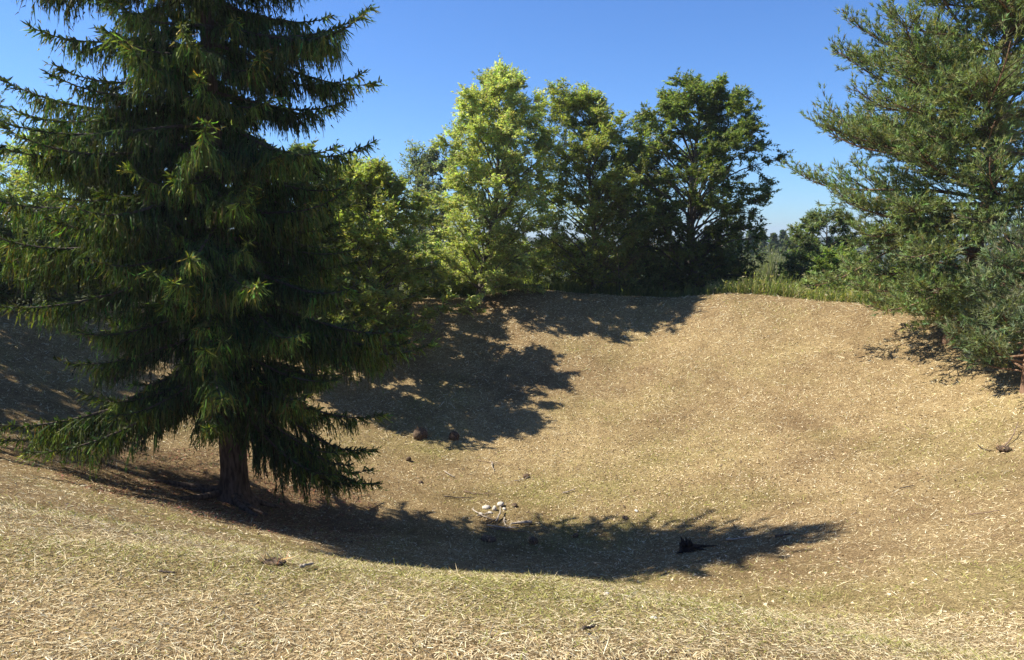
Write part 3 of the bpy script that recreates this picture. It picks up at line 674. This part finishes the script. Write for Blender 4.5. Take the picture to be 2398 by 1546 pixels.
bush(25, 24.8, 2.8, 2.2, 'low dark bush at the left picture edge in front of the thicket', 59, DG, leaf=.14, n=20)
bush(60, 27.0, 4.0, 2.6, 'dark thicket bush at the left edge below the spruce boughs', 53, DG, leaf=.13, n=24)
bush(230, 29.5, 3.4, 2.4, 'dark thicket bush left of the spruce trunk', 54, DG, leaf=.13, n=22)
bush(420, 31.5, 3.2, 2.4, 'dark thicket bush straight behind the spruce', 55, DG, leaf=.13, n=20)
bush(700, 33.0, 3.2, 2.4, 'green thicket bush behind the right half of the spruce', 56, MG, leaf=.13, n=20)
bush(820, 34.0, 2.8, 2.0, 'green bush low behind the right spruce boughs', 57, MG, leaf=.13, n=18)
# ---- the distant wood in the gap and behind the rim trees: one far mass of crowns
rf = np.random.default_rng(77)
wood = MB()
for u in np.concatenate([np.arange(1700, 2000, 9), np.arange(1000, 1720, 40), np.arange(-60, 960, 50), np.arange(2000, 2480, 45)]):
    gap = 1695 < u < 1999
    Y = rf.uniform(140, 210) if gap else rf.uniform(75, 120)
    x = at(u + rf.uniform(-8, 8), 600, Y)[0]
    zt = float(at(u, (550 if u < 1850 else 562) + rf.uniform(-12, 14) + (0 if gap else 22), Y)[2])
    b = onground(x, Y); Hh = max(zt - b[2], 3.0)
    R = (0.16 if gap else 0.36) * Hh
    wood.tube(np.array([b - [0, 0, .3], b + [0, 0, Hh * .5], b + [0, 0, Hh * .92]]), [0.22, 0.15, 0.04], 5, 1)
    n = 450
    f = rf.random(n) ** 0.8; pr = np.interp(f, [0, .3, .7, 1], [.55, 1, .75, .1]); az = rf.uniform(0, 6.283, n); q = np.sqrt(rf.random(n))
    lob = 0.75 + 0.35 * np.sin(az * 3 + f * 9 + u)
    P = b + np.stack([np.cos(az) * R * pr * q * lob, np.sin(az) * R * pr * q * lob, 0.3 + f * (Hh - 0.3)], 1)
    wood.leaves(P, unit(rf.normal(size=(n, 3))), unit(rf.normal(size=(n, 3)) + [0, 0, .8]), (0.9 if gap else 0.55) * rf.uniform(.6, 1.3, n), 0.5, jitter((0.085, 0.115, 0.05), n, .25, rf) * rf.uniform(.75, 1.2), 0)
tag(wood.build('distant_wood', [M['leaf'], M['twig']]), 'dark distant wood beyond the rim', 'wood', None, 'stuff')

# ------------------------------------------------------------------ dry grass: blades lying and standing on the mown turf
def blades(name, label, n, dmin, dmax, power, lmin, lmax, wmin, wmax, seed, lie=0.35, half=math.radians(46)):
    rng = np.random.default_rng(seed)
    u = rng.random(n)
    e = 2.0 - power                                        # density falls as distance**-power
    d = (dmin ** e + u * (dmax ** e - dmin ** e)) ** (1 / e)
    a = rng.uniform(-half, half, n)
    x = d * np.sin(a); y = d * np.cos(a)
    r = np.hypot(x - CX, y - CY)
    ok = (r < RIM + 3.5) | (y < 8)
    g, b = turf_mix(x, y)
    ok &= rng.random(n) > 0.35 + 0.0 * b - 0.5 * (fbm(x, y, 0.45, 91, 2) - 0.35)
    ok &= rng.random(n) > 0.55 * b                         # worn places carry less grass
    x, y, d, g, b = x[ok], y[ok], d[ok], g[ok], b[ok]; n = len(x)
    N = tnormal(x, y)
    f = (d - dmin) / (dmax - dmin)
    L = np.exp(rng.normal(-0.05, 0.42, n)) * (lmin + (lmax - lmin) * f); wdt = rng.uniform(0.6, 1.3, n) * (wmin + (wmax - wmin) * f)
    az = rng.uniform(0, 6.283, n)
    isg = rng.random(n) < np.clip(g * 0.6 + 0.05, 0, 0.5)
    up = np.where(isg, rng.uniform(0.3, 1.3, n), np.abs(rng.normal(0, lie, n)) + 0.04)
    T = np.stack([np.cos(az), np.sin(az), np.zeros(n)], 1); T -= N * (T * N).sum(1, keepdims=True); T = unit(T)
    D = unit(T + N * up[:, None])
    S = unit(np.cross(D, N + 0.5 * rng.normal(size=(n, 3))))
    P = np.stack([x, y, terr(x, y)], 1) + N * 0.004
    pick = rng.random(n)
    pal = np.array([[0.63, 0.55, 0.34], [0.54, 0.44, 0.25], [0.43, 0.325, 0.18], [0.26, 0.185, 0.10], [0.73, 0.67, 0.48]])
    ci = np.searchsorted([0.28, 0.56, 0.76, 0.92], pick)
    C = pal[ci] * np.minimum(rng.uniform(0.86, 1.3, (n, 1)), 1.22)
    C = C * (1 - 0.30 * b[:, None])
    gp = np.array([[0.22, 0.24, 0.05], [0.32, 0.31, 0.08], [0.40, 0.37, 0.13]])[rng.integers(0, 3, n)] * rng.uniform(0.8, 1.2, (n, 1))
    C = np.where(isg[:, None], gp, C)
    m = MB()
    mid = P + D * (L * 0.55)[:, None]; bend = unit(T * 0.8 + rng.normal(size=(n, 3)) * 0.35)
    tip = mid + (D * 0.5 + bend * 0.5) * (L * 0.5)[:, None] - N * (L * 0.10)[:, None]
    near = d < dmin + (dmax - dmin) * 0.16 if dmax < 12 else np.zeros(n, bool)
    def put(k, bent):
        A = P[k] - S[k] * wdt[k, None]; B = P[k] + S[k] * wdt[k, None]
        if bent:
            V = np.stack([A, B, mid[k] + S[k] * wdt[k, None] * 0.8, mid[k] - S[k] * wdt[k, None] * 0.8, tip[k]], 1).reshape(-1, 3)
            b0 = np.arange(k.sum())[:, None] * 5
            m.add(V, b0 + np.array([0, 1, 2, 3]), b0 + np.array([3, 2, 4]), np.repeat(C[k], 5, 0))
        else:
            V = np.stack([A, B, tip[k]], 1).reshape(-1, 3)
            m.add(V, None, np.arange(3 * k.sum()).reshape(-1, 3), np.repeat(C[k], 3, 0))
    if near.any(): put(near, True)
    if (~near).any(): put(~near, False)
    return tag(m.build(name, M['grass']), label, 'grass', None, 'stuff')
blades('dry_grass', 'short dry straw-coloured grass in the foreground', 270000, 2.3, 9.5, 1.15, 0.032, 0.072, 0.0016, 0.0042, 501)
blades('dry_grass', 'short dry grass covering the slopes and floor of the hollow', 225000, 8.5, 38.0, 0.9, 0.07, 0.15, 0.0045, 0.0120, 502, lie=0.42)

# ---- pale fallen leaves and chips strewn over the slope
rng = np.random.default_rng(61)
n = 9000
sx = np.concatenate([rng.normal(4.4, 3.6, n // 2), rng.uniform(-6, 15, n // 2)]); sy = np.concatenate([rng.normal(20.0, 3.6, n // 2), rng.uniform(9, 33, n // 2)])
m = MB()
N = tnormal(sx, sy)
az = rng.uniform(0, 6.28, n)
pal = np.array([[0.62, 0.50, 0.32], [0.50, 0.38, 0.22], [0.34, 0.23, 0.13], [0.16, 0.11, 0.07]])[np.searchsorted([0.28, 0.46, 0.68], rng.random(n))]
m.leaves(np.stack([sx, sy, terr(sx, sy)], 1) + N * rng.uniform(0.01, 0.035, (n, 1)), np.stack([np.cos(az), np.sin(az), rng.normal(0, 0.3, n)], 1), unit(N + rng.normal(size=(n, 3)) * 0.45), rng.uniform(0.03, 0.075, n), 0.42, pal, 0)
tag(m.build('leaf_litter', M['litter']), 'pale dry fallen leaves strewn over the hollow', 'leaves', None, 'stuff')

# ---- tall weeds behind the rim on the right, and rough grass along the rim
def weeds(name, label, u0, u1, Y0, Y1, n, h0, h1, cols, seed, w=0.018, lean=0.25):
    rng = np.random.default_rng(seed)
    u = rng.uniform(u0, u1, n); k = (u - CU) / FPX * 1.01
    if Y0 < 0:                                             # a belt just outside the rim, -Y0..-Y1 from the hollow's middle
        r = rng.uniform(-Y0, -Y1, n); A = k * k + 1
        Y = (CY + np.sqrt(CY ** 2 - A * (CY ** 2 - r ** 2))) / A
    else: Y = rng.uniform(Y0, Y1, n)
    x = k * Y
    P0 = np.stack([x, Y, terr(x, Y)], 1)
    hgt = rng.uniform(h0, h1, n) * np.clip(2.4 * fbm(x, Y, 1.6, seed, 3) - 0.25, 0.15, 1.7)
    d = np.stack([rng.normal(0, lean, n), rng.normal(0, lean, n), np.ones(n)], 1)
    K = np.linspace(0, 1, 3)[None, :, None]
    P = P0[:, None] + d[:, None] * hgt[:, None, None] * K
    P[:, 2, :2] += rng.normal(size=(n, 2)) * 0.12 * hgt[:, None]
    C = np.array(cols)[rng.integers(0, len(cols), n)] * rng.uniform(0.7, 1.2, (n, 1))
    m = MB(); m.ribbons(P, C, np.array([0.7, 1.0, 0.0])[None] * w * rng.uniform(0.6, 1.3, (n, 1)), 0, False)
    # leaves up the stems
    k = n * 2; i = rng.integers(0, n, k); t = rng.random(k)
    m.leaves(P0[i] + d[i] * (hgt[i] * t)[:, None], unit(rng.normal(size=(k, 3)) + np.array([0, 0, 0.5])), unit(rng.normal(size=(k, 3)) + np.array([0, 0, 0.8])), rng.uniform(0.08, 0.2, k), 0.2, C[i] * 1.05, 0)
    return tag(m.build(name, M['leaf']), label, 'weeds', None, 'stuff')
weeds('tall_weeds', 'green weeds and tall grass along the rim left of the pine', 1650, 2260, -18.1, -21.8, 5500, 0.25, 0.75, [(0.22, 0.27, 0.08), (0.30, 0.33, 0.12), (0.17, 0.22, 0.07), (0.42, 0.36, 0.2)], 71)
weeds('tall_weeds', 'tall pale grey-green weeds in the gap beyond the rim', 1690, 1900, 43.0, 56.0, 5000, 1.3, 2.2, [(0.21, 0.25, 0.14), (0.25, 0.27, 0.17), (0.29, 0.28, 0.2)], 72, w=0.03, lean=0.1)
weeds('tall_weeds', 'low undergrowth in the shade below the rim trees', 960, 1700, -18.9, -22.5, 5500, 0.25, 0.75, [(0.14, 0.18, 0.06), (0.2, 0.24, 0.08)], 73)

n = 9000
a = rng.uniform(0, 6.283, n); r = 3.6 * np.sqrt(rng.random(n)) ** 1.3
x = SB[0] + r * np.cos(a); y = SB[1] + r * np.sin(a); N = tnormal(x, y); az = rng.uniform(0, 6.283, n)
m = MB()
m.leaves(np.stack([x, y, terr(x, y)], 1) + N * rng.uniform(0.006, 0.03, (n, 1)), np.stack([np.cos(az), np.sin(az), rng.normal(0, .2, n)], 1), unit(N + rng.normal(size=(n, 3)) * .4), rng.uniform(.04, .13, n), .16, jitter((0.20, 0.115, 0.065), n, .3, rng), 0)
tag(m.build('needle_litter', M['litter']), 'brown mat of fallen needles round the spruce trunk', 'needles', None, 'stuff')

# ------------------------------------------------------------------ things lying in the hollow
def lump(name, u, v, sx, sy, sz, mat, label, cat, seed, group=None, rough=0.28, sink=0.25, sub=3, tufts=0):
    rng = np.random.default_rng(seed)
    p = hit(u, v)
    import bmesh
    bm = bmesh.new(); bmesh.ops.create_icosphere(bm, subdivisions=sub, radius=1.0)
    V = np.array([x.co[:] for x in bm.verts]); F = np.array([[x.index for x in f.verts] for f in bm.faces]); bm.free()
    k = rng.normal(size=(14, 3)); k = unit(k); amp = rng.uniform(-rough, rough, 14)
    r = 1 + sum(a * np.exp(-3.5 * (1 - V @ q)) for q, a in zip(k, amp)) + rng.normal(size=len(V)) * rough * 0.10
    V = V * r[:, None] * np.array([sx, sy, sz]) * 0.5
    a = rng.uniform(0, 6.28); c, s = math.cos(a), math.sin(a)
    V = V @ np.array([[c, s, 0], [-s, c, 0], [0, 0, 1.0]])
    V[:, 2] += sz * (0.5 - sink)
    m = MB(); m.add(V, None, F)
    if tufts:
        o = thing(name, p, label, cat, group)
        m.build('body', M[mat], o)
        t = MB(); P0 = V[rng.integers(0, len(V), tufts)]
        d = unit(P0 * [1, 1, 0.6] + rng.normal(size=P0.shape) * 0.12 + [0, 0, 0.1])
        uu = np.linspace(0, 1, 3)[None, :, None]
        P = P0[:, None] + d[:, None] * rng.uniform(0.05, 0.14, (tufts, 1, 1)) * uu
        t.ribbons(P, jitter((0.42, 0.31, 0.17), tufts, 0.25, rng), np.array([0.005, 0.005, 0.0])[None], 0, False)
        t.build('grass_tuft', M['grass'], o)['kind'] = 'stuff'
        return o
    o = m.build(name, M[mat], smooth=False)
    o.location = p
    return tag(o, label, cat, group)
def stick(u0, v0, u1, v1, r, mat, label, seed, group='sticks lying in the hollow', lift=0.0, twigs=2, name='stick', bend=0.06):
    rng = np.random.default_rng(seed)
    a = hit(u0, v0); b = hit(u1, v1)
    L = np.linalg.norm(b - a); n = 9
    s = np.linspace(0, 1, n)[:, None]
    P = a + (b - a) * s
    side = unit(np.cross(b - a, [0, 0, 1.0]))
    P = P + side * (bend * L * np.sin(s * 3.1 + rng.normal() * 0.4) + rng.normal(size=(n, 1)) * 0.012 * L)
    P[:, 2] = terr(P[:, 0], P[:, 1]) + r * 0.9 + 0.02 + lift * s[:, 0] + 0.012 * rng.random(n)
    m = MB(); m.tube(P - a, r * (1 - 0.45 * s[:, 0]) * rng.uniform(0.85, 1.15, n), 7, 0, 0.2, rng)
    o = thing(name, a, label, 'stick', group)
    m.build('stem', M[mat], o, smooth=True)
    for k in range(twigs):
        i = rng.integers(2, n - 2); d = unit((b - a) / L + side * rng.choice([-1, 1]) * rng.uniform(0.6, 1.2) + [0, 0, 0.25])
        t = MB(); q0 = P[i] - a; l = L * rng.uniform(0.15, 0.3)
        t.tube(np.stack([q0, q0 + d * l * 0.5 + rng.normal(size=3) * 0.02 * l, q0 + d * l]), [r * 0.55, r * 0.4, r * 0.15], 5)
        t.build('side_twig', M[mat], o)
    return o
lump('soil_clod', 985, 1024, 0.50, 0.42, 0.44, 'soil', 'large brown clod of earth below the tree shade', 'clod', 1, 'earth clods', tufts=90)
lump('soil_clod', 1063, 1028, 0.32, 0.30, 0.30, 'soil', 'smaller brown clod right of the large one', 'clod', 2, 'earth clods', tufts=60)
lump('soil_clod', 1146, 1266, 0.34, 0.26, 0.14, 'soil', 'flat dark clod below the pile of pale sticks', 'clod', 3, 'earth clods', tufts=40)
lump('soil_clod', 1249, 1272, 0.24, 0.22, 0.20, 'soil', 'dark lump standing in for a tuft shadow, right of the flat clod at the shade edge', 'clod', 4, 'earth clods', tufts=50)  # dark tufted lump set where only a grass tuft's shadow falls
lump('soil_clod', 1232, 1118, 0.20, 0.15, 0.12, 'soil', 'small dark clod above the pile of pale sticks', 'clod', 5, 'earth clods', tufts=20)
lump('soil_clod', 956, 1080, 0.16, 0.13, 0.20, 'soil', 'small upright dark clod beside the spruce bough tip', 'clod', 6, 'earth clods')
lump('soil_clod', 985, 1131, 0.16, 0.12, 0.09, 'soil', 'tiny dark clod right of the hanging spruce bough', 'clod', 7, 'earth clods')
# pale stones of the little heap
for k, (u, v, w, h, lab) in enumerate(((1172, 1184, .26, .15, 'largest pale stone on top of the stick pile'), (1158, 1195, .15, .17, 'upright pale stone left of the largest one'), (1138, 1190, .20, .08, 'flat pale stone at the upper left of the pile'),
                                   (1181, 1194, .13, .09, 'small pale stone below the largest one'), (1148, 1203, .16, .07, 'low pale stone in the left of the pile'), (1124, 1205, .14, .07, 'outermost pale stone left of the pile'))):
    lump('stone', u, v, w, w * 0.8, h, 'stone', lab, 'stone', 20 + k, 'pale stones of the pile', 0.22, sub=2)
lump('stone', 1204, 1187, .20, .16, .13, 'soil', 'dark stone right of the pale stones', 'stone', 30, sub=2)
lump('stone', 1347, 1259, .17, .13, .12, 'soil', 'grey-brown stone standing alone near the shade edge', 'stone', 31, sub=2)
lump('stone', 1463, 1214, .22, .16, .07, 'soil', 'low brown stone on the sunny floor right of the pile', 'stone', 32, sub=2)
lump('stone', 1490, 1198, .18, .10, .05, 'stone', 'thin pale stone flat on the sunny floor', 'stone', 33, sub=2)
lump('stone', 1420, 1392, .05, .035, .02, 'stone', 'small pale stone in the foreground grass', 'stone', 34, sub=2)
lump('stone', 1530, 1450, .05, .04, .02, 'stone', 'pale grey stone in the foreground grass near the bottom', 'stone', 35, sub=2)
st = stick
st(1163, 1226, 1171, 1201, .028, 'dead', 'short pale stick standing upright in the pile', 41, lift=.12, twigs=0)
st(1246, 1229, 1196, 1232, .045, 'dead', 'thick pale log end at the right of the pile', 42, twigs=1)
st(1140, 1234, 1215, 1240, .022, 'dead', 'long pale stick along the lower edge of the pile', 43)
st(1108, 1196, 1152, 1222, .020, 'dead', 'pale stick slanting down the left of the pile', 44)
st(1140, 1232, 1166, 1215, .022, 'twig', 'dark stick crossing the middle of the pile', 45)
st(1180, 1216, 1205, 1240, .018, 'dead', 'curved pale stick in the right half of the pile', 46, bend=.2)
st(1118, 1212, 1142, 1203, .016, 'dead', 'thin pale stick at the left end of the pile', 47)
st(1150, 1240, 1232, 1248, .016, 'drytwig', 'thin brown twig below the pile', 48)
st(1042, 1107, 1064, 1121, .020, 'dead', 'pale stick lying alone above the pile', 49, twigs=0)
st(1040, 1166, 1110, 1170, .020, 'twig', 'long dark stick on the floor left of the pile', 50, bend=.04)
st(1086, 1154, 1168, 1160, .014, 'drytwig', 'thin brown stick above the long dark one', 51)
st(1152, 1086, 1158, 1104, .020, 'dead', 'small pale stick under the tree shade tip', 52, twigs=0)
st(1118, 1080, 1180, 1088, .012, 'drytwig', 'thin branching twig under the tree shade tip', 53, twigs=4)
st(1205, 1130, 1240, 1118, .014, 'dead', 'short pale twig beside the small dark clod', 54)
st(1318, 1158, 1345, 1150, .020, 'dead', 'pale stick on the sunny floor below the shade blob', 55)
st(2288, 1046, 2334, 1058, .014, 'twig', 'thin curved dark twig on the right slope', 56, bend=.12, twigs=1)
st(2352, 1046, 2382, 1010, .014, 'drytwig', 'forked twig pointing up at the right edge', 57, twigs=4, lift=.2)
st(2268, 1210, 2340, 1200, .012, 'drytwig', 'thin brown twig on the bright slope at right', 58, twigs=1)
st(2106, 1148, 2140, 1140, .016, 'twig', 'short dark twig on the bright slope', 59, twigs=1)
st(706, 1338, 730, 1330, .012, 'dead', 'short grey stick on the near edge below the spruce', 60, twigs=0)
st(1366, 1486, 1392, 1480, .009, 'twig', 'small dark bit of bark in the foreground', 61, twigs=0)
st(375, 1350, 410, 1354, .008, 'twig', 'thin dark twig in the left foreground grass', 62, twigs=1)
st(1700, 1268, 1760, 1262, .025, 'dead', 'pale stick in the shade right of the burnt stump', 63)
st(1815, 1262, 1850, 1256, .03, 'twig', 'dark stick near the tip of the spruce shade', 64)
# small heap of fallen pine twig at the right
lump('grass_clump', 2350, 1056, .30, .26, .16, 'soil', 'green-brown clump of fallen pine twig on the right slope', 'clump', 71, tufts=160)
lump('soil_clod', 640, 1322, .16, .10, .05, 'soil', 'dark worn hole edge with dry tufts on the near lip', 'clod', 72, 'earth clods', tufts=35)
# burnt stump in the tip of the shade
rng = np.random.default_rng(81)
p = hit(1606, 1292)
o = thing('tree_stump', p, 'charred black stump with broken spikes on the hollow floor', 'stump')
t = np.linspace(0, 1, 7)
m = MB(); m.tube(np.stack([0.03 * np.sin(t * 4), 0.02 * t, -0.12 + 0.30 * t], 1), 0.16 - 0.05 * t + 0.03 * rng.random(7), 11, 0, 0.45, rng); m.build('stem', M['char'], o)
for k in range(7):
    a = k * 0.9 + rng.normal() * 0.2; q = np.array([math.cos(a), math.sin(a), 0]) * 0.09 + [0, 0, 0.15]
    m = MB(); m.tube(np.stack([q, q + [0.02, 0, 0.06], q * [1.3, 1.3, 1] + [0, 0, rng.uniform(.08, .2)]]), [0.05, 0.035, 0.006], 5, 0, 0.3, rng); m.build('spike', M['char'], o)
for k, (a, L) in enumerate(((0.05, .6), (5.9, .32), (3.6, .16))):
    s = np.linspace(0, 1, 8); x = (0.1 + L * s) * np.cos(a + .3 * np.sin(3 * s)); y = (0.1 + L * s) * np.sin(a + .3 * np.sin(3 * s))
    m = MB(); m.tube(np.stack([x, y, terr(p[0] + x, p[1] + y) - p[2] + 0.03 + 0.09 * (1 - s) ** 2], 1), 0.05 * (1 - 0.8 * s), 6, 0, 0.35, rng); m.build('root', M['char'], o)

# ------------------------------------------------------------------ thin summer haze
hm, hn, hl, ho = newmat('haze')
pv = hn.new('ShaderNodeVolumePrincipled'); pv.inputs['Color'].default_value = (0.80, 0.88, 1.0, 1); pv.inputs['Density'].default_value = 0.00028; pv.inputs['Anisotropy'].default_value = 0.3
hl.new(pv.outputs[0], ho.inputs['Volume'])
hx, zb, zt = 2600.0, float(gz.min()) - 1.0, 24.0
m = MB()
m.add([(x, y, z) for z in (zb, zt) for x, y in ((-hx, -hx), (hx, -hx), (hx, hx), (-hx, hx))], [(3, 2, 1, 0), (4, 5, 6, 7), (0, 1, 5, 4), (1, 2, 6, 5), (2, 3, 7, 6), (3, 0, 4, 7)])
tag(m.build('haze', hm), 'thin blue haze over the distance', 'haze', None, 'stuff')
